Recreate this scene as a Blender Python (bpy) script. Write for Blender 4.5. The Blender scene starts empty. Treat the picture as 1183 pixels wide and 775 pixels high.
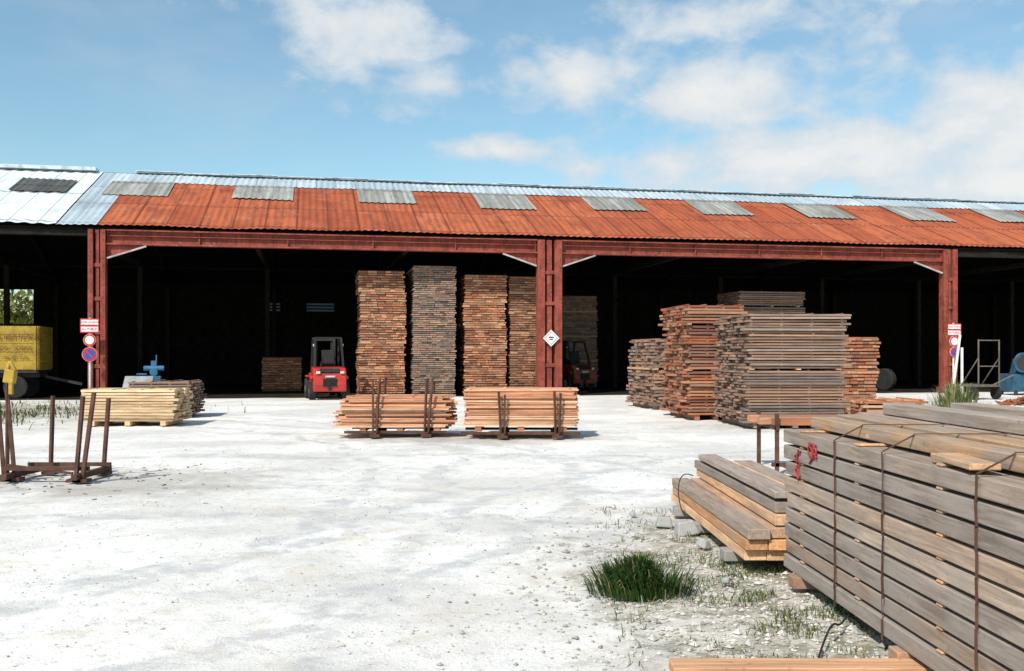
import bpy, math, random
from mathutils import Vector, Matrix, Euler, noise
random.seed(7)
R=random.uniform
scene=bpy.context.scene
# ---------------------------------------------------------------- helpers
def link(o,parent=None):
    scene.collection.objects.link(o)
    if parent: o.parent=parent
    return o
def empty(name,loc=(0,0,0),rz=0):
    e=bpy.data.objects.new(name,None); e.location=loc; e.rotation_euler=(0,0,rz)
    return link(e)
class MB:
    def __init__(s): s.v=[];s.f=[];s.c=[];s.m=[]
    def add(s,vs,fs,col=(1,1,1),mi=0):
        b=len(s.v); s.v+= [tuple(p) for p in vs]
        for f in fs: s.f.append(tuple(i+b for i in f)); s.c.append(col); s.m.append(mi)
    def box(s,c,d,col=(1,1,1),mi=0,rot=None,top=1.0):
        hx,hy,hz=d[0]/2,d[1]/2,d[2]/2
        vs=[Vector((x*hx*(top if z>0 else 1),y*hy*(top if z>0 else 1),z*hz)) for z in(-1,1) for x,y in((-1,-1),(1,-1),(1,1),(-1,1))]
        if rot:
            m=Euler(rot).to_matrix(); vs=[m@p for p in vs]
        c=Vector(c); vs=[p+c for p in vs]
        s.add(vs,[(3,2,1,0),(4,5,6,7),(0,1,5,4),(1,2,6,5),(2,3,7,6),(3,0,4,7)],col,mi)
    def cyl(s,a,b,r,n=12,col=(1,1,1),mi=0,r2=None,caps=True):
        a=Vector(a);b=Vector(b);d=(b-a).normalized(); r2=r if r2 is None else r2
        u=d.orthogonal().normalized(); w=d.cross(u)
        vs=[a+(u*math.cos(t*2*math.pi/n)+w*math.sin(t*2*math.pi/n))*r for t in range(n)]
        vs+=[b+(u*math.cos(t*2*math.pi/n)+w*math.sin(t*2*math.pi/n))*r2 for t in range(n)]
        fs=[(i,(i+1)%n,n+(i+1)%n,n+i) for i in range(n)]
        if caps: fs+=[tuple(range(n-1,-1,-1)),tuple(range(n,2*n))]
        s.add(vs,fs,col,mi)
    def beam(s,a,b,w,h,col=(1,1,1),mi=0):
        a=Vector(a);b=Vector(b);d=b-a; q=d.to_track_quat('X','Z').to_matrix()
        L=d.length
        vs=[]
        for x in(0,L):
            for y,z in((-w/2,-h/2),(w/2,-h/2),(w/2,h/2),(-w/2,h/2)): vs.append(a+q@Vector((x,y,z)))
        s.add(vs,[(3,2,1,0),(4,5,6,7),(0,1,5,4),(1,2,6,5),(2,3,7,6),(3,0,4,7)],col,mi)
    def obj(s,name,mats,parent=None,loc=None,rz=0,smooth=False,bevel=0,seg=1):
        me=bpy.data.meshes.new(name); me.from_pydata(s.v,[],s.f)
        ca=me.color_attributes.new('Col','FLOAT_COLOR','CORNER')
        arr=[]
        for f,c in zip(s.f,s.c): arr+= [c[0],c[1],c[2],1.0]*len(f)
        ca.data.foreach_set('color',arr)
        me.polygons.foreach_set('material_index',s.m)
        if smooth: me.polygons.foreach_set('use_smooth',[True]*len(s.f))
        for m in (mats if isinstance(mats,(list,tuple)) else [mats]): me.materials.append(m)
        me.update()
        o=bpy.data.objects.new(name,me)
        if loc: o.location=loc
        o.rotation_euler=(0,0,rz)
        link(o,parent)
        if bevel:
            b=o.modifiers.new('b','BEVEL'); b.width=bevel; b.segments=seg; b.limit_method='ANGLE'
        return o
# ---- node helpers
class NT:
    def __init__(s,nt): s.nt=nt
    def n(s,t,**k):
        x=s.nt.nodes.new(t)
        for a,b in k.items(): setattr(x,a,b)
        return x
    def l(s,a,b): s.nt.links.new(a,b)
    def set(s,inp,v):
        if isinstance(v,bpy.types.NodeSocket): s.l(v,inp)
        elif v is not None: inp.default_value=v
    def M(s,op,a,b=None,c=None,clamp=False):
        x=s.n('ShaderNodeMath',operation=op,use_clamp=clamp)
        s.set(x.inputs[0],a); s.set(x.inputs[1],b); s.set(x.inputs[2],c)
        return x.outputs[0]
    def V(s,op,a,b=None,c=None):
        x=s.n('ShaderNodeVectorMath',operation=op)
        s.set(x.inputs[0],a); s.set(x.inputs[1],b); s.set(x.inputs[2],c)
        return x.outputs['Value'] if op=='LENGTH' else x.outputs[0]
    def mix(s,f,a,b,bt='MIX'):
        x=s.n('ShaderNodeMix',data_type='RGBA',blend_type=bt)
        def c(v): return (*v,1) if isinstance(v,tuple) and len(v)==3 else v
        s.set(x.inputs[0],f); s.set(x.inputs[6],c(a)); s.set(x.inputs[7],c(b))
        return x.outputs[2]
    def noise(s,vec,scale,detail=4,rough=.55,dist=0):
        x=s.n('ShaderNodeTexNoise'); s.set(x.inputs['Vector'],vec)
        x.inputs['Scale'].default_value=scale; x.inputs['Detail'].default_value=detail
        x.inputs['Roughness'].default_value=rough; x.inputs['Distortion'].default_value=dist
        return x.outputs['Fac']
    def ramp(s,f,a,b,lo=0.,hi=1.):
        x=s.n('ShaderNodeMapRange'); x.clamp=True; x.interpolation_type='SMOOTHSTEP'
        s.set(x.inputs[0],f); x.inputs[1].default_value=a; x.inputs[2].default_value=b
        x.inputs[3].default_value=lo; x.inputs[4].default_value=hi
        return x.outputs[0]
    def map(s,vec,scale=(1,1,1),rot=(0,0,0),loc=(0,0,0)):
        x=s.n('ShaderNodeMapping'); s.l(vec,x.inputs[0]); x.inputs['Scale'].default_value=scale
        x.inputs['Rotation'].default_value=rot; x.inputs['Location'].default_value=loc
        return x.outputs[0]
def newmat(name,rough=.8,metal=0,spec=.3):
    m=bpy.data.materials.new(name); m.use_nodes=True
    t=NT(m.node_tree); b=m.node_tree.nodes['Principled BSDF']
    b.inputs['Roughness'].default_value=rough; b.inputs['Metallic'].default_value=metal
    b.inputs['Specular IOR Level'].default_value=spec
    oc=t.n('ShaderNodeTexCoord').outputs['Object']
    return m,t,b,oc
def bump(t,b,h,strength=.4,dist=.01):
    x=t.n('ShaderNodeBump'); x.inputs['Strength'].default_value=strength; x.inputs['Distance'].default_value=dist
    t.l(h,x.inputs['Height']); t.l(x.outputs[0],b.inputs['Normal'])
def simple(name,col,rough=.7,metal=0,var=.35,scale=3,dirt=(.12,.09,.07),dirtamt=.35,spec=.3):
    m,t,b,oc=newmat(name,rough,metal,spec)
    n=t.noise(oc,scale,4); n2=t.noise(oc,scale*9,3)
    c=t.mix(t.ramp(n,.3,.7),tuple(x*(1-var) for x in col),tuple(min(1,x*(1+var*.5)) for x in col))
    c=t.mix(t.M('MULTIPLY',t.ramp(n2,.5,.72),dirtamt),c,dirt)
    t.l(c,b.inputs['Base Color'])
    return m
def wood(name,axis='X',scale=1.0,grey=.0,gcol=(.3,.28,.26),bm=True):
    m,t,b,oc=newmat(name,.85,0,.2)
    at=t.n('ShaderNodeAttribute',attribute_name='Col')
    st={'X':(1,14,14),'Y':(14,1,14),'Z':(14,14,1)}[axis]
    g=t.noise(t.map(oc,st),1.6*scale,4,.65,.6)
    p=t.noise(oc,1.3*scale,4)
    sp=t.noise(oc,22*scale,2)
    c=t.mix(1.0,at.outputs['Color'],t.mix(t.ramp(g,.3,.7),(.66,.63,.6),(1.15,1.13,1.1)),'MULTIPLY')
    c=t.mix(t.ramp(p,.42,.7,0,grey),c,gcol)
    c=t.mix(t.ramp(sp,.62,.75,0,.4),c,(.11,.075,.055))
    t.l(c,b.inputs['Base Color'])
    if bm: bump(t,b,g,.35,.006)
    return m
WX=wood('sawn_wood_x','X'); WY=wood('sawn_wood_y','Y'); WW=wood('weathered_wood_y','Y',1.4,.8,(.31,.27,.24))
WP=wood('sawn_beam_wood_y','Y',1.4,.45,(.34,.28,.24))
OLDX=wood('old_wood_x','X',1,.3,(.22,.16,.13),False); OLDY=wood('old_wood_y','Y',1,.2,(.22,.15,.12),False)
RUST=simple('rusty_steel',(.10,.045,.03),.8,0,.4,6,(.04,.025,.02),.6)
DARKST=simple('dark_steel',(.03,.028,.028),.6)
BLACK=simple('black_rubber',(.018,.018,.018),.8)
# ---------------------------------------------------------------- sun / sky
EL=math.radians(44); dirh=Vector((.5,.86,0)).normalized()
travel=Vector((dirh.x*math.cos(EL),dirh.y*math.cos(EL),-math.sin(EL)))
sd=bpy.data.lights.new('sun','SUN'); sd.energy=5.0; sd.angle=math.radians(.5); sd.color=(1,.95,.87)
so=bpy.data.objects.new('sun',sd); so.rotation_euler=travel.to_track_quat('-Z','Y').to_euler(); so.location=(-20,-30,40); link(so)
w=bpy.data.worlds.new('World'); scene.world=w; w.use_nodes=True
w.cycles.sampling_method='MANUAL'; w.cycles.sample_map_resolution=256
t=NT(w.node_tree); bg=w.node_tree.nodes['Background']; bg.inputs['Strength'].default_value=.115
sky=t.n('ShaderNodeTexSky',sky_type='NISHITA'); sky.sun_disc=False; sky.sun_elevation=EL
sky.sun_rotation=math.atan2(-dirh.x,-dirh.y)%(2*math.pi); sky.air_density=1.0; sky.dust_density=.7; sky.ozone_density=1.5
gc=t.n('ShaderNodeTexCoord').outputs['Generated']
sx=t.n('ShaderNodeSeparateXYZ'); t.l(gc,sx.inputs[0])
az=t.M('ARCTAN2',sx.outputs[0],sx.outputs[1]); el=t.M('ARCSINE',sx.outputs[2])
cv=t.n('ShaderNodeCombineXYZ'); t.l(az,cv.inputs[0]); t.l(el,cv.inputs[1]); cv=cv.outputs[0]
# clouds: (azimuth deg, elevation deg, half width, half height, weight)
clouds=[(-9.3,18.2,5.8,3.0,1.2),(-4.4,15.0,4.0,1.4,.85),(4.5,15.6,7.0,1.9,1.05),(13,14.3,8.0,2.7,1.35),(11,18.2,6.0,1.4,.85),
 (16,10.6,12,2.4,1.6),(28,11.4,8,4.2,1.9),(27,8.6,10,2.2,1.9),(-1.0,11.6,3.0,.8,1.05),(23,18.9,7,1.3,.8),(-26,20.2,6,.9,.6),
 (-55,20,14,6,1),(60,22,18,8,1),(-10,34,16,5,1)]
d=None
for a,e,rw,rh,wt in clouds:
    a,e,rw,rh=[math.radians(q) for q in(a,e,rw,rh)]
    ln=t.V('LENGTH',t.V('MULTIPLY_ADD',cv,(1/rw,1/rh,0),(-a/rw,-e/rh,0)))
    v=t.M('MULTIPLY_ADD',ln,-wt,1.2*wt)
    d=v if d is None else t.M('MAXIMUM',d,v)
d=t.M('MAXIMUM',d,-1.6)
nv=t.map(cv,(1,1.6,1),(0,0,0),(.37,.1,0))
n1=t.noise(nv,13,7,.58,.2)
nn=t.M('MULTIPLY_ADD',n1,4.2,-2.1)
dd=t.M('ADD',d,nn)
dens=t.ramp(dd,-.25,1.15,0,.94)
veil=t.ramp(t.noise(t.map(cv,(1,2.5,1)),4,4,.6),.42,.8,.04,.3)
dens=t.M('MAXIMUM',dens,veil)
cc=t.mix(t.ramp(dd,.5,2.2),(5.7,6.4,7.0),(7.7,7.65,7.5))
skc=t.mix(1.0,sky.outputs[0],(1.16,1.40,1.30),'MULTIPLY')
fin=t.mix(dens,skc,cc); t.l(fin,bg.inputs['Color'])
# ---------------------------------------------------------------- camera
cd=bpy.data.cameras.new('camera'); cd.sensor_width=36; cd.lens=35.0; cd.shift_y=.019; cd.clip_end=3000; cd.clip_start=.05
cam=bpy.data.objects.new('camera',cd); cam.location=(0,0,1.6); cam.rotation_euler=(math.radians(90),0,0); link(cam); scene.camera=cam
scene.view_settings.view_transform='Standard'; scene.view_settings.look='None'; scene.view_settings.exposure=0
# ---------------------------------------------------------------- ground
m,t,b,oc=newmat('pale_gravel',.95,0,.1)
n=t.noise(oc,.45,5,.65); f=t.noise(oc,7,5,.8); ff=t.noise(oc,48,3,.8)
c=t.mix(t.ramp(n,.38,.62),(.64,.61,.565),(.84,.805,.75))
sp=t.n('ShaderNodeSeparateXYZ'); t.l(oc,sp.inputs[0])
wob=t.M('MULTIPLY_ADD',t.noise(oc,.5,3),1.6,-.8)
brk=t.noise(oc,2.6,5,.75)
def arc(cx,cy,rad,w_):
    p=t.M('SUBTRACT',sp.outputs[0],cx); q=t.M('SUBTRACT',sp.outputs[1],cy)
    r=t.M('SQRT',t.M('ADD',t.M('MULTIPLY',p,p),t.M('MULTIPLY',q,q)))
    dd_=t.M('ABSOLUTE',t.M('ADD',t.M('SUBTRACT',r,rad),wob))
    return t.M('SUBTRACT',1.0,t.ramp(dd_,w_*.3,w_))
tr=None
for a_ in((-15,14,14.2,.22),(-15,14,15.9,.22),(-15,12,13.2,.2),(13,6,12.4,.2),(13,6,14.1,.2),(-3,-18,28,.3),(-3,-18,30.2,.3),(-1,-30,46,.35),(-20,4,24,.25)):
    q_=arc(*a_); tr=q_ if tr is None else t.M('MAXIMUM',tr,q_)
tr=t.M('MULTIPLY',tr,t.ramp(brk,.40,.60,.08,.75))
c=t.mix(tr,c,(.47,.465,.46))
st2=t.noise(oc,1.1,6,.75,.5)
c=t.mix(t.ramp(st2,.52,.66,0,.5),c,(.60,.52,.42))
c=t.mix(t.ramp(t.noise(oc,.9,6,.8,.3),.53,.63,0,.4),c,(.48,.49,.50))
c=t.mix(t.ramp(f,.52,.66,0,.5),c,(.44,.42,.395))
c=t.mix(t.ramp(ff,.57,.68,0,.6),c,(.27,.25,.23))
def blob(cx,cy,rx,ry):
    p=t.M('DIVIDE',t.M('SUBTRACT',sp.outputs[0],cx),rx); q=t.M('DIVIDE',t.M('SUBTRACT',sp.outputs[1],cy),ry)
    return t.M('SUBTRACT',1.0,t.M('SQRT',t.M('ADD',t.M('MULTIPLY',p,p),t.M('MULTIPLY',q,q))))
pt=t.M('MAXIMUM',blob(2.2,7.2,2.1,3.6),t.M('MAXIMUM',blob(-16,26,6,9),blob(12,24,5,5)))
pn=t.noise(oc,1.6,5,.7)
pm=t.ramp(t.M('ADD',pt,t.M('MULTIPLY',t.M('SUBTRACT',pn,.5),1.8)),-.05,.5)
rub=t.mix(t.ramp(t.noise(oc,5,4,.7),.4,.62),(.52,.47,.40),(.16,.145,.08))
c=t.mix(t.M('MULTIPLY',pm,.85),c,rub)
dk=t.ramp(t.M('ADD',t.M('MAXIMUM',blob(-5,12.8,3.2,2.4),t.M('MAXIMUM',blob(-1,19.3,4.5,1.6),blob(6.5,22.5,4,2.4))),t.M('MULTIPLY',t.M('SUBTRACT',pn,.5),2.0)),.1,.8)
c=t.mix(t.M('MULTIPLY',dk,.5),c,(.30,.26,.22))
far=t.ramp(sp.outputs[1],58,66); c=t.mix(far,c,(.12,.14,.05))
t.l(c,b.inputs['Base Color'])
bump(t,b,t.M('ADD',t.M('MULTIPLY',f,.6),t.M('MULTIPLY',ff,.4)),.7,.03)
GRAV=m
def axis(lo,hi,nlo,nhi,step):
    a=[]; x=nlo
    while x<=nhi: a.append(x); x+=step
    s=step
    while a[-1]<hi: s*=1.5; a.append(min(hi,a[-1]+s))
    s=step
    while a[0]>lo: s*=1.5; a.insert(0,max(lo,a[0]-s))
    return a
xs=axis(-900,900,-9,9,.12); ys=axis(-300,1500,2,24,.12)
mb=MB()
def gz(x,y):
    k=max(0,min(1,(30-y)/8))*max(0,min(1,(14-abs(x))/4))
    h=noise.noise(Vector((x*.5,y*.5,3)))*.5+noise.noise(Vector((x*2.1,y*2.1,7)))*.3+noise.noise(Vector((x*5,y*5,1)))*.2
    return (h-.5)*.05*k
vs=[(x,y,gz(x,y)) for y in ys for x in xs]; nx=len(xs)
fs=[(j*nx+i,j*nx+i+1,(j+1)*nx+i+1,(j+1)*nx+i) for j in range(len(ys)-1) for i in range(nx-1)]
mb.add(vs,fs); mb.obj('ground',GRAV,smooth=True)
# gravel stones
mb=MB()
def stone(x,y,r,col):
    vs=[]
    for dx,dy,dz in((1,0,0),(0,1,0),(-1,0,0),(0,-1,0),(0,0,1),(0,0,-1)):
        k=r*R(.6,1.25); vs.append((x+dx*k,y+dy*k,gz(x,y)+r*.25+dz*k*.6))
    mb.add(vs,[(0,1,4),(1,2,4),(2,3,4),(3,0,4),(1,0,5),(2,1,5),(3,2,5),(0,3,5)],col)
for i in range(5600):
    y=4+14*random.random()**1.5; x=R(-.58,.6)*y
    if noise.noise(Vector((x*.9,y*.9,9)))<-.12: continue
    g=R(.35,.72); stone(x,y,R(.003,.011)*(1+.04*y),(g,g*.97,g*.92))
for i in range(4200):
    x=random.gauss(1.7,.75); y=random.gauss(6.6,1.4)
    if y<3.6: continue
    g=R(.25,.66); stone(x,y,R(.006,.022)*(1.9 if random.random()<.08 else 1),(g,g*.95,g*.88))
def attmat(name,rough=.9):
    m,t,b,oc=newmat(name,rough,0,.15); at=t.n('ShaderNodeAttribute',attribute_name='Col')
    c=t.mix(t.ramp(t.noise(oc,30,3),.3,.7,0,.35),at.outputs['Color'],(.2,.18,.15)); t.l(c,b.inputs['Base Color']); return m
STONE=attmat('stone'); 
mb.obj('gravel',STONE)
# ---------------------------------------------------------------- grass
def leafmat(name):
    m,t,b,oc=newmat(name,.6,0,.2); at=t.n('ShaderNodeAttribute',attribute_name='Col')
    t.l(at.outputs['Color'],b.inputs['Base Color'])
    tr=t.n('ShaderNodeBsdfTranslucent'); t.l(at.outputs['Color'],tr.inputs[0])
    mx=t.n('ShaderNodeMixShader'); mx.inputs[0].default_value=.3
    t.l(b.outputs[0],mx.inputs[1]); t.l(tr.outputs[0],mx.inputs[2]); t.l(mx.outputs[0],m.node_tree.nodes['Material Output'].inputs[0]); return m
LEAF=leafmat('grass_blade')
def blade(mb,x,y,z,L,lean,ang,wd,col):
    dx,dy=math.cos(ang),math.sin(ang); px,py=-dy*wd/2,dx*wd/2
    pts=[(0,0,1),(.25*lean,.45,.9),(.62*lean,.8,.6),(lean,.98-.35*lean,0)]
    vs=[]
    for a,h,k in pts:
        vs+= [(x+dx*a*L-px*k,y+dy*a*L-py*k,z+h*L),(x+dx*a*L+px*k,y+dy*a*L+py*k,z+h*L)]
    mb.add(vs,[(0,1,3,2),(2,3,5,4),(4,5,7,6)],col)
mb=MB()
for i in range(3600):
    a=R(0,6.283); r=min(.3,abs(random.gauss(0,.125))); x=math.cos(a)*r*1.15; y=math.sin(a)*r*.8
    if noise.noise(Vector((x*9,y*9,0)))<-.3: continue
    L=R(.1,.28)*(1.15-r*1.3); L=max(.05,L)
    if x>.02 and noise.noise(Vector((x*6,y*6,3)))>.2: L*=.6
    g=R(.45,1.3); dry=random.random()<.08
    col=(.30,.26,.12) if dry else (.045*g,.095*g,.018*g)
    blade(mb,x,y,0,L,min(1.1,R(.1,.5)+r*1.6),a+R(-.8,.8),R(.007,.012),col)
mb.obj('grass_tuft',LEAF,loc=(.87,6.75,-.02))
mb=MB()
for i in range(900):
    a=R(0,6.283); r=abs(random.gauss(0,.28)); g=R(.6,1.3)
    col=(.36*g,.35*g,.16*g) if random.random()<.55 else (.14*g,.18*g,.06*g)
    blade(mb,math.cos(a)*r*1.4,math.sin(a)*r,0,R(.3,1.1)*(1.1-r*.8),R(.05,.5),a,R(.012,.03),col)
mb.obj('weed_plant',LEAF,loc=(10.5,23.6,0))
mb=MB()
for i in range(8000):
    u=random.random()
    if u<.72: x=random.gauss(1.9,.7); y=random.gauss(7.0,1.2)
    elif u<.95: x=random.gauss(1.85,.22); y=R(5.4,7.8)
    else: x=R(.8,2.0); y=R(8,10.5)
    if y<4 or noise.noise(Vector((x*2.2,y*2.2,5)))<.05 or x<.6: continue
    g=R(.5,1.3); u=random.random()
    col=(.085*g,.14*g,.03*g) if u<.5 else ((.28*g,.24*g,.1*g) if u<.85 else (.22*g,.30*g,.24*g))
    blade(mb,x,y,gz(x,y),R(.015,.07),R(.3,1.1),R(0,6.28),R(.004,.009),col)
for i in range(3500):
    x=random.gauss(-15,2.2); y=random.gauss(27,2.5)
    if noise.noise(Vector((x*.8,y*.8,2)))<.0: continue
    g=R(.4,1.1); blade(mb,x,y,-.01,R(.05,.25),R(.2,1),R(0,6.28),R(.02,.03),(.13*g,.14*g,.05*g))
mb.obj('weeds',LEAF)
# ---------------------------------------------------------------- shed
TH=math.atan(.2015)
shed=empty('timber_warehouse',(-14.77,35.5,0),TH)
U0,U1=-15,52; VE,ZE,VR,ZR,VB,ZB=-.22,6.22,8,9.47,18,5.5
def corr(name,u0,u1,v0,v1,off,mat,amp=.016,per=.26,rows=4,back=False,wav=0):
    mb=MB(); nu=int((u1-u0)/(per/6)); nu=max(nu,6)
    vs=[]
    for j in range(rows+1):
        v=v0+(v1-v0)*j/rows
        if back: z=ZR+(v-VR)*(ZB-ZR)/(VB-VR)
        else: z=ZE+(v-VE)*(ZR-ZE)/(VR-VE)
        for i in range(nu+1):
            u=u0+(u1-u0)*i/nu
            zz=z+off+amp*math.sin(u*2*math.pi/per)
            vv=v+(wav*noise.noise(Vector((math.floor(u/.85)*3.3,j*7,0))) if j==0 else 0)
            zz+=.05*noise.noise(Vector((u*.35,v*.5,0)))
            vs.append((u,vv,zz))
    fs=[(j*(nu+1)+i,j*(nu+1)+i+1,(j+1)*(nu+1)+i+1,(j+1)*(nu+1)+i) for j in range(rows) for i in range(nu)]
    mb.add(vs,fs); return mb.obj(name,mat,parent=shed,smooth=True)
def sheetmat(name,c1,c2,c3,sw=.85,sl=2.75,streak=.5,seam=.5,rough=.8,patch=None,spec=.2):
    m,t,b,oc=newmat(name,rough,0,spec)
    s=t.n('ShaderNodeSeparateXYZ'); t.l(oc,s.inputs[0])
    iu=t.M('FLOOR',t.M('DIVIDE',s.outputs[0],sw)); iv=t.M('FLOOR',t.M('DIVIDE',s.outputs[1],sl))
    cb=t.n('ShaderNodeCombineXYZ'); t.l(iu,cb.inputs[0]); t.l(iv,cb.inputs[1])
    wn=t.n('ShaderNodeTexWhiteNoise',noise_dimensions='2D'); t.l(cb.outputs[0],wn.inputs['Vector'])
    c=t.mix(wn.outputs['Value'],c1,c2)
    stn=t.noise(t.map(oc,(4,.5,.5)),1.3,5,.65,.4)
    c=t.mix(t.ramp(stn,.42,.68,0,streak),c,c3)
    big=t.noise(oc,.45,5,.65); c=t.mix(t.ramp(big,.48,.68,0,.55),c,tuple(x*.6 for x in c1))
    fr=t.M('FRACT',t.M('DIVIDE',s.outputs[0],sw)); c=t.mix(t.M('MULTIPLY',t.M('LESS_THAN',fr,.07),seam),c,tuple(x*.35 for x in c1))
    fv=t.M('FRACT',t.M('DIVIDE',s.outputs[1],sl)); c=t.mix(t.M('MULTIPLY',t.M('LESS_THAN',fv,.035),seam),c,tuple(x*.3 for x in c1))
    if patch: c=t.mix(t.ramp(t.noise(oc,1.3,5,.7),.55,.72,0,.5),c,patch)
    t.l(c,b.inputs['Base Color']); return m
RROOF=sheetmat('rusty_corrugated_sheet',(.335,.074,.030),(.45,.120,.048),(.20,.058,.036),1.15,2.75,.75,.7,patch=(.40,.19,.12))
WROOF=sheetmat('white_metal_sheet',(.62,.68,.70),(.72,.75,.76),(.5,.56,.6),1.0,4,.3,.75,.5)
ZROOF=sheetmat('galvanised_sheet',(.34,.42,.47),(.50,.56,.60),(.28,.31,.33),.85,2.7,.5,.5,.55)
SROOF=sheetmat('skylight_sheet',(.24,.23,.205),(.38,.375,.34),(.14,.13,.12),.42,6,.6,.4,.6)
corr('rusty_roof_sheeting',0,U1,VE,7.0,0,RROOF,wav=.12)
corr('ridge_sheeting',0,U1,6.35,VR,.04,ZROOF,rows=2)
corr('white_roof_sheeting',U0,-1.35,VE,VR+.0,.03,WROOF,amp=.02,per=.5)
corr('galvanised_roof_sheeting',-1.35,0,VE,VR,.015,ZROOF)
corr('rear_roof_sheeting',U0,U1,VR,VB,.03,ZROOF,back=True,rows=3)
for k in range(10):
    u=.5+5.03*k; corr('skylight_sheet',u-1.2+R(-.1,.1),u+1.25+R(-.1,.1),3.85+R(-.25,.2),6.4,.06,SROOF,rows=2)
corr('skylight_sheet',-4.1,-2.0,4.1,6.2,.08,sheetmat('dark_skylight_sheet',(.06,.06,.06),(.12,.12,.11),(.04,.04,.04),.4,5),rows=2)
mb=MB()
mb.box(((0+U1)/2,VR,ZR+.05),(U1,.5,.03)); mb.box(((U0-1.6)/2,VR,ZR+.12),(-1.6-U0,.7,.14))
u=0
while u<U1:
    mb.box((u+1,VR-.05,ZR+.09+R(-.02,.03)),(1.96,.5,.03),rot=(R(.02,.1),R(-.008,.008),0)); u+=2
mb.obj('ridge_cap',simple('ridge_metal',(.55,.62,.66),.5),parent=shed)
SHADEM=simple('underside_shade_black',(.012,.011,.010),.95,spec=0)  # near-black sheet added below the roofing, paints its underside as deep shade
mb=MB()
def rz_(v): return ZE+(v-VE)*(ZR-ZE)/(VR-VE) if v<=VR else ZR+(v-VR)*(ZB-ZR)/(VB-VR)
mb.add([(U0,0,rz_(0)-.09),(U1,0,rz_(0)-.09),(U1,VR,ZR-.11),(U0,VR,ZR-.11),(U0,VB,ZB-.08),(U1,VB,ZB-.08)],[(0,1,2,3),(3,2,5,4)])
mb.obj('roof_shade_sheet',SHADEM,parent=shed)
# structure
m,t,b,oc=newmat('red_oxide_painted_steel',.7,0,.25)
n=t.noise(oc,2.2,6,.65); n2=t.noise(t.map(oc,(3,3,.6)),3,4,.6); n3=t.noise(oc,14,3)
c=t.mix(t.ramp(n,.35,.65),(.19,.038,.026),(.31,.07,.045)); c=t.mix(t.ramp(n2,.50,.68,0,.75),c,(.09,.03,.022))
c=t.mix(t.ramp(n3,.60,.72,0,.5),c,(.36,.24,.2)); t.l(c,b.inputs['Base Color'])
REDP=m
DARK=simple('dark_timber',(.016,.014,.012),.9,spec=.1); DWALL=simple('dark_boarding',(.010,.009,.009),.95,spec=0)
PALE=simple('pale_bracket',(.42,.36,.33),.8)
UM,UR=16.53,33.92
mb=MB()
def ibeam_post(u,wd):
    h=6.06
    mb.box((u,.05,h/2),(wd*.22,.30,h)); 
    for s in(-1,1):
        mb.box((u+s*wd*.36,.0,h/2),(wd*.28,.36,h))
        mb.box((u+s*wd*.36,-.2,h/2),(wd*.30,.03,h))
        for i in range(26): mb.cyl((u+s*wd*.36,-.215,.2+i*.23),(u+s*wd*.36,-.235,.2+i*.23),.022,6)
    mb.box((u,-.05,.12),(wd*1.25,.6,.24))
    for z in(1.2,2.4,3.6,4.8): mb.box((u,-.135,z),(wd*.5,.02,.14))
ibeam_post(0,.58); ibeam_post(UM,.95); ibeam_post(UR,.62)
mb.obj('steel_columns',REDP,parent=shed,bevel=.008)
mb=MB()
for a,bb in((.3,UM-.49),(UM+.49,UR-.32)):
    L=bb-a; mc=(a+bb)/2
    mb.box((mc,.06,5.80),(L,.06,.52)); mb.box((mc,-.01,6.05),(L,.3,.05)); mb.box((mc,-.01,5.56),(L,.3,.06))
    n=int(L/2.7)
    for i in range(n+1): mb.box((a+.05+i*(L-.1)/n,-.0,5.805),(.05,.12,.43))
    mb.box((mc,-.03,5.86),(L-.01,.11,.03))
mb.obj('lintel_girder',REDP,parent=shed,bevel=.006)
mb=MB()
for u,s in((.31,1),(UM-.5,-1),(UM+.5,1),(UR-.33,-1)):
    mb.beam((u+s*.02,-.12,5.05),(u+s*1.35,-.12,5.50),.07,.06)
    mb.add([(u,-.03,5.52),(u+s*1.3,-.03,5.52),(u,-.03,5.02),(u,.0,5.52),(u+s*1.3,.0,5.52),(u,.0,5.02)],[(0,1,2),(3,5,4),(0,3,4,1),(1,4,5,2),(2,5,3,0)],mi=1)
mb.obj('corner_brackets',[PALE,REDP],parent=shed)
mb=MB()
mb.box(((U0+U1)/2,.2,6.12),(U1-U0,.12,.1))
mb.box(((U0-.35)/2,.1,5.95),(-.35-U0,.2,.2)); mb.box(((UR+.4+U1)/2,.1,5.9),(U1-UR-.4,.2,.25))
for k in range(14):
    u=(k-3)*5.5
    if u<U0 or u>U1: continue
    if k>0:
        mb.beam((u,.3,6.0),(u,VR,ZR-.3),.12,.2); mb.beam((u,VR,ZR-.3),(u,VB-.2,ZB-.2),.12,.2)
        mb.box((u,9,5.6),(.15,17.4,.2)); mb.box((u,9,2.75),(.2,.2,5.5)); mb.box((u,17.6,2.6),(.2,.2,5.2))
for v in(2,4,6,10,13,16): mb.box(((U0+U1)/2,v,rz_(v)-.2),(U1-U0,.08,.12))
mb.obj('roof_framing',DARK,parent=shed)
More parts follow.
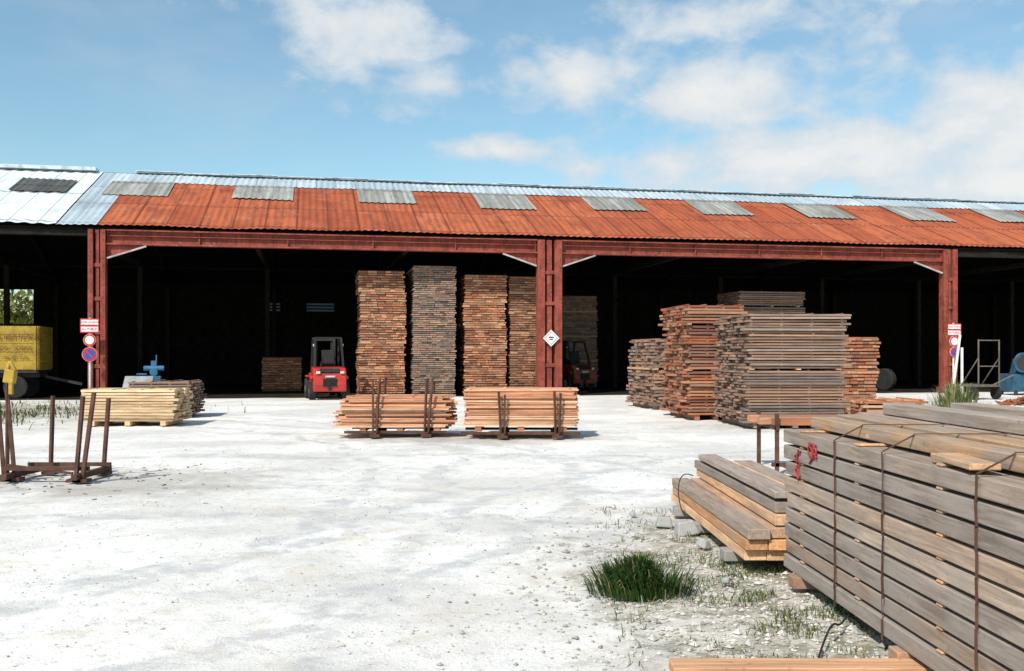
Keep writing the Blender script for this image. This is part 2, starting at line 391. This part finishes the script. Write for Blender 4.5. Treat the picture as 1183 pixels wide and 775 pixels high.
# back wall with openings
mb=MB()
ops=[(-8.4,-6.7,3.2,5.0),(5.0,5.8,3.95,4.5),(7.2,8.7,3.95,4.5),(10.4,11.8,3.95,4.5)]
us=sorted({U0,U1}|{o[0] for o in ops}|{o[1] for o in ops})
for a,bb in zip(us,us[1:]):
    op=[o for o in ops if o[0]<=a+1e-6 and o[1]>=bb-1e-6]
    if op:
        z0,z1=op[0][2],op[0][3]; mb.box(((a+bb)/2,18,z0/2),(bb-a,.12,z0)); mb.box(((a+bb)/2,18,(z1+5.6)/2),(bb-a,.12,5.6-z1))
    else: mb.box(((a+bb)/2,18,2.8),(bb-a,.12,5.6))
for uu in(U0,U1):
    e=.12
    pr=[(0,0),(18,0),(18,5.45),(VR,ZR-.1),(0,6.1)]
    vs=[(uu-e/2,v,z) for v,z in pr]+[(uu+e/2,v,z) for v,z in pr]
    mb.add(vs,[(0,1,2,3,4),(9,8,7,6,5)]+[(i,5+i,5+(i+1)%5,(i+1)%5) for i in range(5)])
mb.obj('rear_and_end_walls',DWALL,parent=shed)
m,t,b,oc=newmat('dirty_glazing',.5,0,.2)
tr=t.n('ShaderNodeBsdfTranslucent'); tr.inputs[0].default_value=(.25,.28,.30,1); t.l(tr.outputs[0],m.node_tree.nodes['Material Output'].inputs[0])
mb=MB()
for o in ops[1:]: mb.box(((o[0]+o[1])/2,17.99,(o[2]+o[3])/2),(o[1]-o[0],.01,o[3]-o[2]))
mb.obj('rear_glazing',m,parent=shed)
mb=MB()
for o in ops[1:]:
    for i in range(4): mb.box(((o[0]+o[1])/2,17.9,o[2]+i*.17),(o[1]-o[0],.05,.07))
mb.obj('glazing_bars',DARK,parent=shed)
# interior floor
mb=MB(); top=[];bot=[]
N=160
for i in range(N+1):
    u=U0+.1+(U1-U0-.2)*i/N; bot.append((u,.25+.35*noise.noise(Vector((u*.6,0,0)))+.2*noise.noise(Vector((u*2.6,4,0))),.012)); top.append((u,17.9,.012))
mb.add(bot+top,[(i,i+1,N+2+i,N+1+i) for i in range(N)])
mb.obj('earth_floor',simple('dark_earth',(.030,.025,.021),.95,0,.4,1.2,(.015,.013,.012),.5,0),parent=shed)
# ---------------------------------------------------------------- trees behind
mb=MB()
for i in range(26):
    cx=-46+i*3.2+R(-1,1); cy=74+R(-3,3); 
    mb.cyl((cx,cy,0),(cx+R(-.3,.3),cy,5),.22,7,(.08,.06,.04),0,.08)
    for j in range(900):
        a=R(0,6.28); e=R(-1,1); r=2.7*random.random()**.4*(1+.35*noise.noise(Vector((cx+math.cos(a)*1.3,e*2,math.sin(a)*1.3+i))))
        p=Vector((cx+math.cos(a)*r*math.sqrt(1-e*e),cy+math.sin(a)*r*math.sqrt(1-e*e),3.4+e*r*1.25))
        q=Euler((R(0,6),R(0,6),R(0,6))).to_matrix(); g=R(.5,1.4); s=R(.14,.3)
        mb.add([p+q@Vector(k)*s for k in((-1,-.6,0),(1,-.5,0),(.2,1,0))],[(0,1,2)],(.17*g,.16*g,.035*g))
mb.obj('tree_line',LEAF)
# ---------------------------------------------------------------- lumber stacks
def pal(kind):
    g=R(.8,1.2)
    P={'fresh':[(.60,.32,.16),(.66,.40,.23),(.50,.26,.13),(.56,.36,.23)],
       'pink':[(.66,.34,.20),(.72,.43,.28),(.54,.26,.15),(.74,.49,.34),(.46,.20,.11)],
       'brown':[(.38,.17,.10),(.30,.14,.08),(.46,.24,.15),(.24,.125,.09)],
       'red':[(.46,.18,.095),(.38,.15,.08),(.56,.28,.165),(.42,.23,.145),(.26,.12,.08)],
       'rust':[(.38,.13,.07),(.31,.11,.06),(.46,.21,.12),(.33,.19,.13),(.2,.1,.075)],
       'grey':[(.27,.20,.17),(.34,.24,.19),(.19,.15,.13),(.38,.22,.15)],
       'greybrown':[(.31,.185,.13),(.39,.22,.145),(.23,.155,.12),(.33,.235,.19),(.19,.14,.12)],
       'weather':[(.36,.29,.245),(.315,.265,.23),(.40,.315,.255),(.29,.24,.21),(.37,.27,.21)],
       'light':[(.66,.46,.28),(.72,.52,.33),(.6,.42,.26)]}[kind]
    c=random.choice(P); return (c[0]*g,c[1]*g,c[2]*g)
def stack(name,loc,rz,W,D,H,kind,mode='end',th=.07,gap=.035,bw=.2,pack=11,jit=.04,base=.12,lean=0,parent=None,mat=None,bevel=0,packgap=.06,taper=0):
    mb=MB(); z=base; k=0; px=0
    nb=3
    for i in range(nb):
        if mode=='end': mb.box((0,.25+i*(D-.5)/(nb-1),base/2),(W*.98,.12,base),pal(kind))
        else: mb.box((-W/2+.25+i*(W-.5)/(nb-1),D/2,base/2),(.12,D*.98,base),pal(kind))
    while z<H:
        ox=px+lean*z+R(-jit,jit)*.4
        if mode=='end':
            x=-W/2+R(-jit,jit); x1=W/2+R(-jit,jit)
            while x<x1-.05:
                bwi=min(bw*R(.6,1.9),x1-x); t_=th*R(.75,1.0)
                mb.box((ox+x+bwi/2,D/2+R(-jit,jit),z+t_/2),(bwi-.012,D,t_),pal(kind),rot=(0,R(-.012,.012),0)); x+=bwi
            for q in(.05,.5,.9): mb.box((ox,D*q,z+th+gap/2),(W*.98,.05,gap*.98),pal(kind))
        else:
            y=0
            tp=taper*(1-(z-base)/H)
            while y<D-.05:
                bwi=min(bw*R(.8,1.2),D-y); t_=th*R(.8,1.0)
                mb.box((ox+R(-jit,jit)*1.3-tp/2,y+bwi/2+(R(-jit,jit)*.6 if y==0 else 0),z+t_/2),(W+R(-jit,jit)+tp,bwi-.012,t_),pal(kind),rot=(0,R(-.005,.005),R(-.008,.008))); y+=bwi
            for q in(-.46,-.16,.14,.44): mb.box((ox+W*q,D/2,z+th+gap/2),(.05,D*.98,gap*.98),pal(kind))
        z+=th+gap; k+=1
        if k%pack==0 and z<H-.2:
            px=R(-jit,jit)*1.3
            c=(.55,.33,.2)
            for q in(.04,.5,.9):
                if mode=='end': mb.box((px+lean*z,D*q-(.03 if q<.2 else 0),z+packgap/2),(W*1.0,.1,packgap),c)
                else: mb.box((px+W*(q-.5),D/2-.02,z+packgap/2),(.1,D,packgap),c)
            z+=packgap
    if mat is None: mat=OLDY if mode=='end' else OLDX
    return mb.obj(name,mat,parent=parent,loc=loc,rz=rz,bevel=bevel)
def sh(u,v,z=0): 
    c,s=math.cos(TH),math.sin(TH); return (-14.77+u*c-v*s,35.5+u*s+v*c,z)
LS='lumber_stack'
stack(LS,sh(10.15,.9),TH,1.76,2.6,4.8,'red','end',pack=10,jit=.035,gap=.022,packgap=.08)
stack(LS,sh(12.12,.7),TH,1.66,2.6,5.0,'grey','end',pack=34,jit=.035,th=.06,gap=.02,lean=.012)
stack(LS,sh(14.2,1.0),TH,1.70,2.6,4.72,'red','end',pack=9,jit=.035,gap=.022,packgap=.08)
stack(LS,sh(15.95,1.2),TH,1.5,2.6,4.72,'brown','end',pack=8,jit=.035,gap=.022)
# inside
stack(LS,sh(6.2,7.0),TH,1.7,2.2,1.4,'red','end')
stack(LS,sh(20.2,9.5),TH,2.2,2.6,4.4,'grey','end')
stack(LS,sh(27.4,3.0),TH,3.1,2.4,4.35,'greybrown','side',pack=40,gap=.02)
# right group in the yard
stack(LS,(4.75,29.0,0),TH,1.25,2.6,2.05,'greybrown','side',lean=.07,jit=.08,gap=.025)
stack(LS,(5.05,24.6,0),.10,1.45,2.4,2.78,'rust','side',pack=14,jit=.075,gap=.016,th=.062,packgap=.04)
stack(LS,(6.22,21.8,0),.06,2.25,2.6,2.48,'greybrown','side',th=.050,gap=.014,pack=18,jit=.065,packgap=.03)
stack(LS,(9.0,26.2,0),.1,1.3,2.2,2.05,'red','end',gap=.02)
stack(LS,(9.5,24.6,0),.1,1.6,1.4,.42,'pink','side',base=.08)
# sawn packs in front, in steel cradles
def cradle(loc,rz,W,D,stakes,hh,mat=RUST,name='steel_lumber_cradle'):
    mb=MB()
    for x in stakes:
        mb.box((x,D/2,.06),(.07,D+.3,.07))
        for y in(-.08,D+.08):
            tx=R(-.06,.06)
            mb.beam((x-.03,y,.02),(x-.03+tx,y-.03,hh),.035,.035); mb.beam((x+.04,y,.02),(x+.04+tx+.05,y-.03,hh*R(.93,1.03)),.035,.035)
            mb.box((x,y,.03),(.2,.16,.05))
    for y in(.0,D): mb.box((0,y,.09),(W,.05,.05))
    return mb.obj(name,mat,loc=loc,rz=rz)
stack(LS,(-2.2,19.5,.1),.03,1.95,1.2,.68,'pink','side',th=.036,gap=.002,bw=.15,pack=99,jit=.08,base=.08,mat=WX,taper=.3)
cradle((-2.28,19.5,0),.03,2.0,1.2,(-.4,.6),1.12)
stack(LS,(.17,19.2,.12),-.02,2.15,1.2,.8,'pink','side',th=.034,gap=.002,bw=.14,pack=99,jit=.035,base=.1,mat=WX)
cradle((.17,19.2,0),-.02,2.3,1.2,(-.35,.7),.90)
stack(LS,(-8.7,22.5,0),.02,2.1,1.3,.8,'light','side',th=.06,gap=.006,bw=.2,pack=99,jit=.05,base=.1,mat=WX)
stack(LS,(-8.9,25.2,0),.12,1.5,1.6,.9,'greybrown','side',th=.05,gap=.02,pack=99,jit=.06,base=.1)
# left cradle, empty
mb=MB()
for (x,y,l,h) in((-6.52,12.9,-.10,1.32),(-6.38,12.7,.02,1.38),(-6.28,12.7,-.1,1.2),(-6.15,13.4,.04,1.05),(-5.44,12.55,.10,1.08),(-5.36,12.55,.16,1.13),(-5.42,13.35,.08,1.02)):
    mb.beam((x-.06,y,.0),(x-.06+l,y-.02,h),.04,.045)
    mb.box((x-.06,y,.02),(.18,.16,.04))
mb.box((-5.46,12.95,.07),(.07,1.1,.07)); mb.box((-6.36,13,.07),(.07,1.1,.07))
mb.box((-5.91,12.62,.16),(1.1,.05,.05)); mb.box((-5.91,13.3,.14),(1.1,.05,.05)); mb.beam((-6.41,12.65,.2),(-5.56,12.6,.1),.03,.03)
cr=mb.obj('steel_lumber_cradle',RUST)
mb=MB(); mb.box((-6.36,12.62,1.33),(.13,.1,.17),rot=(0,.15,0)); mb.cyl((-6.40,12.62,1.40),(-6.36,12.62,1.52),.025,8); mb.cyl((-6.36,12.62,1.52),(-6.30,12.62,1.40),.025,8)
mb.box((-6.34,12.6,1.2),(.05,.05,.2))
mb.obj('yellow_clamp',simple('yellow_paint',(.50,.32,.04),.5),parent=cr,bevel=.015,seg=2)
# ---------------------------------------------------------------- foreground beams
mb=MB()
L=5.0; x0=0; nb=7; bw=.205; pitch=.1115; th=.096
for k in range(9):
    z=.08+k*pitch; ox=R(-.010,.010)
    for i in range(nb):
        e=R(-.03,.03) if i<2 else R(-.09,.05)
        tw=R(-.002,.002)
        mb.box((ox+i*bw+bw/2+R(-.003,.003),-L/2+e,z+th/2),(bw-.008,L,th*R(.94,1)),pal('weather'),rot=(tw*.4,0,tw))
    for y in(-.35,-1.35,-2.4,-3.6): mb.box((nb*bw/2+.004,y,z+th+(pitch-th)/2),(nb*bw,.06,(pitch-th)*.96),pal('fresh'))
zt=.08+9*pitch
for i,(xa,wd,hh,e) in enumerate(((.16,.17,.075,-.1),(.40,.2,.08,.1),(.66,.2,.08,.35),(.92,.2,.08,.12),(1.18,.2,.08,.4))):
    mb.box((xa+wd/2,-L/2+e,zt+hh/2+.004),(wd,L,hh),(.44,.29,.18) if i in(0,1,3) else (.38,.31,.26),rot=(0,0,R(-.006,.006)))
    if i in(2,4): mb.box((xa+wd/2+.03,-L/2+e-.35,zt+hh*1.5+.01),(wd*.95,L,hh),(.40,.33,.28),rot=(0,0,R(-.006,.006)))
for y in(-.3,-2,-3.2): mb.box((nb*bw/2,y,.04),(nb*bw+.1,.12,.08),pal('brown'))
mb.box((.25,-1.3,zt+.022),(.10,.4,.03),(.6,.36,.18),rot=(0,0,.3)); mb.box((.08,-2.5,zt+.02),(.14,.5,.03),(.62,.36,.18),rot=(0,0,-.1))
big=mb.obj(LS,WW,loc=(1.96,7.15,0),rz=math.radians(1.7),bevel=.005)
mb=MB()
for y in(-1.05,-1.78,-2.8):
    for j in range(9):
        mb.beam((-.015+R(-.002,.002),y+R(-.006,.006),.06+j*.113),(-.015+R(-.002,.002),y+R(-.006,.006),.06+(j+1)*.113),.012,.004)
    mb.beam((-.012,y,1.08),(.16,y,zt+.085),.014,.005); mb.box((.45,y,zt+.09),(.58,.014,.004))
mb.obj('strapping',RUST,parent=big)
cu=bpy.data.curves.new('red_paint_mark','CURVE'); cu.dimensions='3D'; cu.bevel_depth=.006
def stroke(pts):
    s=cu.splines.new('POLY'); s.points.add(len(pts)-1)
    for p,q in zip(s.points,pts): p.co=(-.010,q[0],q[1],1)
stroke([(-.62+.08*math.cos(a/2),.97-.045*math.sin(a/2)) for a in range(14)])
stroke([(-.69,1.01),(-.62,.92),(-.56,.88)]); stroke([(-.71,.93),(-.60,.98),(-.55,1.02)])
stroke([(-.33,.95),(-.30,.86)]); stroke([(-.38,.94),(-.25,.90),(-.37,.86),(-.27,.81),(-.33,.75)]); stroke([(-.29,.84),(-.37,.77)])
co=bpy.data.objects.new('red_paint_mark',cu); cu.materials.append(simple('red_paint',(.42,.03,.04),.6)); link(co,big)
# smaller beam pile behind
mb=MB()
Ls=3.0
for k in range(3):
    for i in range(5):
        mb.box((i*.17+.085,Ls/2+R(-.05,.05),.09+k*.085+.036),(.162,Ls+R(-.05,.05),.076),pal('fresh') if random.random()<.75 else pal('weather'),rot=(0,0,R(-.008,.008)))
for k in range(2):
    for i in range(3):
        mb.box((.25+i*.2+.09,Ls/2+R(-.05,.05)+.05,.348+k*.085+.036),(.185,Ls+R(-.1,.05),.076),pal('fresh') if (i+k)%2==0 else pal('weather'),rot=(0,0,R(-.01,.01)))
mb.box((.34,Ls/2,.56),(.18,Ls-.2,.05),pal('weather')); 
sm=mb.obj(LS,WP,loc=(1.70,7.28,0),rz=.015,bevel=.004)
mb=MB()
for y in(.5,1.7,2.6): mb.box((.42,y,.045),(.95,.16,.09),(.3,.28,.26),rot=(0,0,R(-.1,.1)))
mb.obj('bearer_blocks',STONE,parent=sm,bevel=.01)
mb=MB()
for x,y,s in((1.55,8.9,.16),(1.42,9.3,.12),(1.6,8.3,.09),(1.5,7.0,.05),(2.1,9.9,.1),(1.2,9.9,.06)):
    mb.box((x,y,s*.35),(s*1.3,s,s*.8),(.36,.36,.35),rot=(R(-.2,.2),R(-.2,.2),R(0,3)),top=.7)
mb.obj('rubble_stones',STONE,bevel=.015,seg=2)
mb=MB(); mb.box((0,0,.03),(1.28,.17,.055),(.6,.34,.2)); mb.box((.1,-.19,.025),(1.2,.16,.05),(.5,.28,.17)); mb.obj('timber_plank',WX,loc=(1.44,5.0,-.005),rz=.0,bevel=.004)
def tube(name,pts,r,mat):
    c=bpy.data.curves.new(name,'CURVE'); c.dimensions='3D'; c.bevel_depth=r
    s=c.splines.new('NURBS'); s.points.add(len(pts)-1); s.use_endpoint_u=True; s.order_u=3
    for p,q in zip(s.points,pts): p.co=(*q,1)
    c.materials.append(mat); return link(bpy.data.objects.new(name,c))
tube('cable',[(1.8,9.9,.4),(1.68,9.8,.46),(1.57,9.5,.3),(1.6,9.2,.05),(1.7,8.9,.02)],.005,BLACK)
tube('cable',[(1.98,5.9,.05),(1.9,5.75,.03),(1.8,5.6,.10),(1.66,5.35,.02),(1.6,5.2,.01)],.006,BLACK)
# trestle behind the beams at right
mb=MB(); mb.box((3.62,13.6,.4),(.05,.05,.8)); mb.box((5.0,13.6,.4),(.05,.05,.8)); mb.box((3.62,14.6,.4),(.05,.05,.8)); mb.box((5.0,14.6,.4),(.05,.05,.8)); mb.box((3.62,14.1,.6),(.05,1.1,.05)); mb.box((5.0,14.1,.6),(.05,1.1,.05))
mb.box((4.3,13.6,.1),(1.5,.05,.05))
rk=mb.obj('timber_trestle',RUST)
mb=MB()
for i in range(5): mb.box((4.4+R(-.1,.1),13.72+i*.2,.68),(1.8,.17,.09),pal('red'))
mb.obj('beams',WX,parent=rk)
# ---------------------------------------------------------------- forklift
REDC=simple('red_machine_paint',(.45,.028,.02),.4,0,.25,2,(.12,.03,.02),.5,.5)
GLS=simple('pale_plastic',(.6,.6,.58),.4)
def wheel(mb,c,r,w,mi,hub):
    c=Vector(c); n=18
    prof=[(-w/2,r*.55),(-w/2,r*.9),(-w*.38,r),(w*.38,r),(w/2,r*.9),(w/2,r*.55)]
    vs=[];fs=[]
    for a in range(n):
        t_=a*2*math.pi/n
        for x,rr in prof: vs.append(c+Vector((x,rr*math.cos(t_),rr*math.sin(t_))))
    k=len(prof)
    for a in range(n):
        for j in range(k): fs.append((a*k+j,((a+1)%n)*k+j,((a+1)%n)*k+(j+1)%k,a*k+(j+1)%k))
    mb.add(vs,fs,(1,1,1),mi); mb.cyl(c-Vector((w*.42,0,0)),c+Vector((w*.42,0,0)),r*.56,14,(1,1,1),hub)
def forklift(loc,rz,body):
    e=empty('forklift',loc,rz)
    mb=MB()
    prof=[(-1.25,.30),(-1.32,.55),(-1.28,.95),(-1.05,1.15),(-.35,1.18),(-.30,.85),(.35,.80),(.55,.95),(.75,.95),(.75,.32)]
    W=.58; vs=[(-W,y,z) for y,z in prof]+[(W,y,z) for y,z in prof]; k=len(prof)
    mb.add(vs,[tuple(range(k)),tuple(range(2*k-1,k-1,-1))]+[(i,(i+1)%k,k+(i+1)%k,k+i)[::-1] for i in range(k)])
    mb.box((-.60,-.75,.80),(.14,.75,.12)); mb.box((.60,-.75,.80),(.14,.75,.12))
    mb.box((-.62,.55,.82),(.2,.6,.08)); mb.box((.62,.55,.82),(.2,.6,.08))
    mb.obj('bodywork',body,parent=e,bevel=.06,seg=3)
    mb=MB()
    wheel(mb,(-.58,-.78,.32),.32,.26,0,1); wheel(mb,(.58,-.78,.32),.32,.26,0,1); wheel(mb,(-.60,.55,.38),.38,.28,0,1); wheel(mb,(.60,.55,.38),.38,.28,0,1)
    mb.obj('wheels',[BLACK,GLS],parent=e)
    mb=MB()
    for s in(-1,1):
        mb.beam((s*.50,-.95,1.15),(s*.46,-.55,2.18),.07,.07); mb.beam((s*.50,.62,.9),(s*.46,.30,2.18),.07,.07); mb.beam((s*.46,-.58,2.2),(s*.46,.36,2.2),.06,.07)
    for i in range(6): mb.box((0,-.56+i*.18,2.22),(.94,.05,.05))
    mb.box((0,-1.30,.62),(.5,.05,.28)); mb.cyl((0,-1.34,.40),(0,-1.28,.40),.07,10); mb.box((0,-1.2,1.02),(.7,.2,.1),rot=(.7,0,0))
    for i in range(5): mb.box((0,-1.325,.52+i*.05),(.44,.02,.018))
    mb.obj('overhead_guard',BLACK,parent=e)
    mb=MB()
    mb.box((0,-.2,1.24),(.48,.48,.12)); mb.box((0,-.46,1.52),(.46,.1,.52),rot=(-.15,0,0)); mb.obj('seat',BLACK,parent=e,bevel=.04,seg=2)
    mb=MB(); mb.cyl((0,.5,.9),(0,.32,1.3),.03,8); mb.cyl((0,.31,1.3),(0,.29,1.33),.18,16)
    for s in(-1,1):
        mb.box((s*.36,.95,1.15),(.1,.12,2.15)); mb.box((s*.28,1.02,1.1),(.07,.1,2.0)); mb.box((s*.3,1.65,.1),(.12,1.1,.04)); mb.box((s*.3,1.12,.35),(.12,.05,.5))
    for z in(.25,1.1,2.18): mb.box((0,.97,z),(.72,.1,.1))
    mb.box((0,1.1,.55),(1.0,.05,.08)); mb.cyl((0,.92,.2),(0,.92,1.7),.05,8)
    mb.obj('mast',DARKST,parent=e)
    mb=MB()
    for s in(-1,1): mb.box((s*.42,-1.33,.98),(.14,.04,.08)); mb.box((s*.5,-.6,1.95),(.07,.07,.08))
    mb.box((0,-1.335,.84),(.34,.02,.06))
    mb.obj('lights',GLS,parent=e)
    return e
forklift((-6.78,36.4,0),.28,REDC)
forklift(sh(19.2,7.0),.5,simple('dull_orange_machine_paint',(.30,.06,.03),.6))
# ---------------------------------------------------------------- signs
WHT=simple('white_enamel',(.75,.74,.72),.4,0,.12); SRED=simple('sign_red',(.55,.02,.02),.4,0,.1); SBLU=simple('sign_blue',(.03,.08,.35),.4,0,.1)
def txt(s,size,mat,parent,loc,name='lettering',rot=(math.radians(90),0,0)):
    c=bpy.data.curves.new(name,'FONT'); c.body=s; c.size=size; c.align_x='CENTER'; c.align_y='CENTER'; c.extrude=.002
    c.materials.append(mat); o=bpy.data.objects.new(name,c); o.location=loc; o.rotation_euler=rot; return link(o,parent)
def roundsign(par,z,kind,r=.23):
    mb=MB(); mb.cyl((0,0,z),(0,-.02,z),r,28,mi=0); 
    if kind=='park':
        mb.cyl((0,-.02,z),(0,-.024,z),r*.97,28,mi=1); mb.cyl((0,-.024,z),(0,-.028,z),r*.72,28,mi=2); mb.box((0,-.03,z),(r*1.5,.004,r*.2),mi=1,rot=(0,math.radians(45),0))
    else:
        mb.cyl((0,-.02,z),(0,-.024,z),r*.97,28,mi=1); mb.cyl((0,-.024,z),(0,-.028,z),r*.70,28,mi=0)
    mb.obj('disc',[WHT,SRED,SBLU],parent=par)
def signset(loc,rz,post=True):
    e=empty('traffic_sign',loc,rz)
    mb=MB(); mb.cyl((0,.05,0),(0,.05,2.9),.04,10); mb.obj('pole',GLS,parent=e)
    mb=MB(); mb.box((0,0,2.62),(.62,.02,.5),mi=1); mb.box((0,-.013,2.74),(.56,.006,.17),mi=0); mb.box((0,-.013,2.5),(.56,.006,.17),mi=0)
    mb.obj('plate',[WHT,SRED],parent=e)
    txt('ACCES INTERDIT',.085,SRED,e,(0,-.02,2.74)); txt('AU PUBLIC',.11,SRED,e,(0,-.02,2.5))
    return e
e=signset((-14.72,34.7,0),TH); roundsign(e,2.12,'n',.21); roundsign(e,1.62,'park',.25)
e=signset((17.9,40.3,0),TH); roundsign(e,2.15,'n',.22); roundsign(e,1.72,'park',.2)
mb=MB(); mb.beam((-.3,-.3,.0),(.05,-.3,2.4),.10,.05); mb.beam((.1,-.35,0),(.1,-.35,1.9),.1,.05)
mb.obj('marker_board',WHT,parent=e)
e=empty('hazard_sign',(0,0,0)); e.location=sh(UM+.02,-.30,3.55)[:3] ; e.location.z=2.25; e.rotation_euler=(0,0,TH)
mb=MB(); mb.box((0,0,0),(.46,.02,.46),rot=(0,math.radians(45),0)); mb.box((0,-.014,0),(.36,.006,.36),mi=1,rot=(0,math.radians(45),0)); mb.box((0,-.019,0),(.33,.006,.33),mi=0,rot=(0,math.radians(45),0)); mb.box((0,-.024,.03),(.2,.004,.05),mi=1); mb.box((0,-.024,-.05),(.14,.004,.04),mi=1)
mb.obj('plate',[WHT,BLACK],parent=e)
# ---------------------------------------------------------------- yellow trailer at left
YEL=simple('yellow_boarding',(.38,.25,.034),.7,0,.3,2,(.1,.07,.03),.6)
DRED=simple('faded_red_lettering',(.20,.06,.02),.8)
e=empty('farm_trailer',(-18.95,36.0,0),TH)
mb=MB()
for i in range(5): mb.box((0,0,1.22+i*.32),(3.4,.05,.305)); mb.box((0,1.9,1.22+i*.32),(3.4,.05,.305)); mb.box((1.72,.95,1.22+i*.32),(.04,1.85,.305)); mb.box((-1.72,.95,1.22+i*.32),(.04,1.85,.305))
for x in(-1.6,1.6): mb.box((x,-.05,1.85),(.07,.05,1.6))
mb.obj('sideboards',YEL,parent=e)
mb=MB(); mb.box((0,.95,1.0),(3.4,1.9,.1)); mb.box((0,.4,.85),(3.3,.1,.15)); mb.box((0,1.5,.85),(3.3,.1,.15)); mb.beam((1.7,.95,.8),(3.0,.95,.5),.1,.1)
mb.obj('chassis',DARKST,parent=e)
mb=MB()
for x in(-.9,.9):
    for y in(.15,1.75):
        q=MB(); wheel(q,(0,0,0),.42,.2,0,1)
        mb.add([(x+v[1],y+v[0],.42+v[2]) for v in q.v],q.f,(1,1,1),0)
mb.obj('wheels',[BLACK],parent=e)
txt('Ets BETTEAU',.27,DRED,e,(.9,-.085,2.25)); txt('BOIS - SCIERIE',.19,DRED,e,(.9,-.085,1.85)); txt('TEL 47 12 06',.16,DRED,e,(.95,-.085,1.5))
# ---------------------------------------------------------------- right side yard things
mb=MB()
mb.box((0,.5,.5),(1.0,1.4,.08)); 
for x in(-.45,.45):
    mb.beam((x,-.2,.5),(x,-.2,2.15),.035,.035); mb.beam((x,-.2,1.5),(x,.6,.55),.03,.03)
for z in(1.2,2.12): mb.box((0,-.2,z),(.9,.035,.035))
mb.beam((0,-.3,.5),(.3,-1.0,.9),.04,.04)
for x in(-.5,.5):
    for y in(0,1.1): wheel(mb,(x,y,.24),.24,.1,1,1)
mb.obj('platform_trolley',[simple('brown_grey_paint',(.15,.12,.10),.6),BLACK],loc=(16.9,35.6,0),rz=.3)
BLU=simple('blue_machine_paint',(.025,.09,.15),.6,0,.4,3,(.05,.04,.03),.6)
mb=MB(); mb.box((0,.5,.5),(1.6,1.0,.7)); mb.box((.1,.5,1.15),(1.1,.7,.6),top=.8); mb.cyl((-.45,-.05,1.3),(-.45,-.12,1.3),.40,20); mb.cyl((-.45,-.12,1.3),(-.45,-.16,1.3),.30,20,mi=1); mb.box((.4,.1,1.7),(.2,.2,.6)); mb.cyl((.2,.3,1.9),(.9,.3,1.9),.09,12,mi=1)
mb.box((-.7,.0,.1),(.12,.12,.2),mi=1); mb.box((.7,.0,.1),(.12,.12,.2),mi=1); mb.box((-.7,.95,.1),(.12,.12,.2),mi=1); mb.box((.7,.95,.1),(.12,.12,.2),mi=1)
mb.obj('blue_band_saw',[BLU,DARKST],loc=(20.6,39.4,0),rz=.1,bevel=.02)
BLU2=simple('blue_winch_paint',(.04,.15,.27),.6)
mb=MB(); mb.box((0,0,.3),(.35,.5,.5)); mb.box((0,0,.7),(.14,.2,.5)); mb.cyl((-.25,-.05,.75),(.25,-.05,.75),.07,12); mb.cyl((.06,0,.9),(.06,0,1.1),.018,8); mb.box((-.3,0,.6),(.25,.15,.04)); mb.cyl((0,-.12,.65),(0,-.16,.65),.1,14)
mb.obj('blue_winch',[BLU2],loc=(-9.35,26.0,.5),rz=.3,bevel=.01)
mb=MB(); mb.box((-.3,0,.4),(.7,.06,.5),rot=(-.7,0,0)); mb.obj('sheet_metal_cover',[simple('zinc',(.3,.31,.32),.6)],loc=(-9.2,25.3,.45),rz=.1)
mb=MB(); wheel(mb,(0,0,.62),.62,.35,0,0); mb.obj('tractor_tyre',[BLACK,DARKST],loc=sh(31.5,3.5),rz=1.2)
mb=MB(); wheel(mb,(0,0,.5),.5,.3,0,0); mb.obj('tractor_tyre',[BLACK,DARKST],loc=sh(32.6,2.6),rz=.6)
mb=MB()
for i in range(220):
    a=R(0,6.28); r=R(0,1)**.6*.9; mb.box((math.cos(a)*r*1.3,math.sin(a)*r*.7,R(0,.42)*(1-r)+.03),(R(.1,.35),R(.05,.1),R(.03,.06)),(R(.2,.4),R(.08,.14),R(.04,.07)),rot=(R(-.4,.4),R(-.4,.4),R(0,3)))
mb.obj('offcut_heap',WX,loc=(16.8,31.8,0))
mb=MB()
for i in range(110):
    x,y=random.gauss(-5.8,1.0),random.gauss(12.9,1.0)
    s=R(.01,.04); g=R(.5,1.4)
    mb.box((x,y,gz(x,y)+.006),(s*R(1,3.5),s*.5,.01),(.2*g,.16*g,.13*g),rot=(R(-.1,.1),R(-.1,.1),R(0,3.1)))
mb.obj('bark_scraps',STONE)
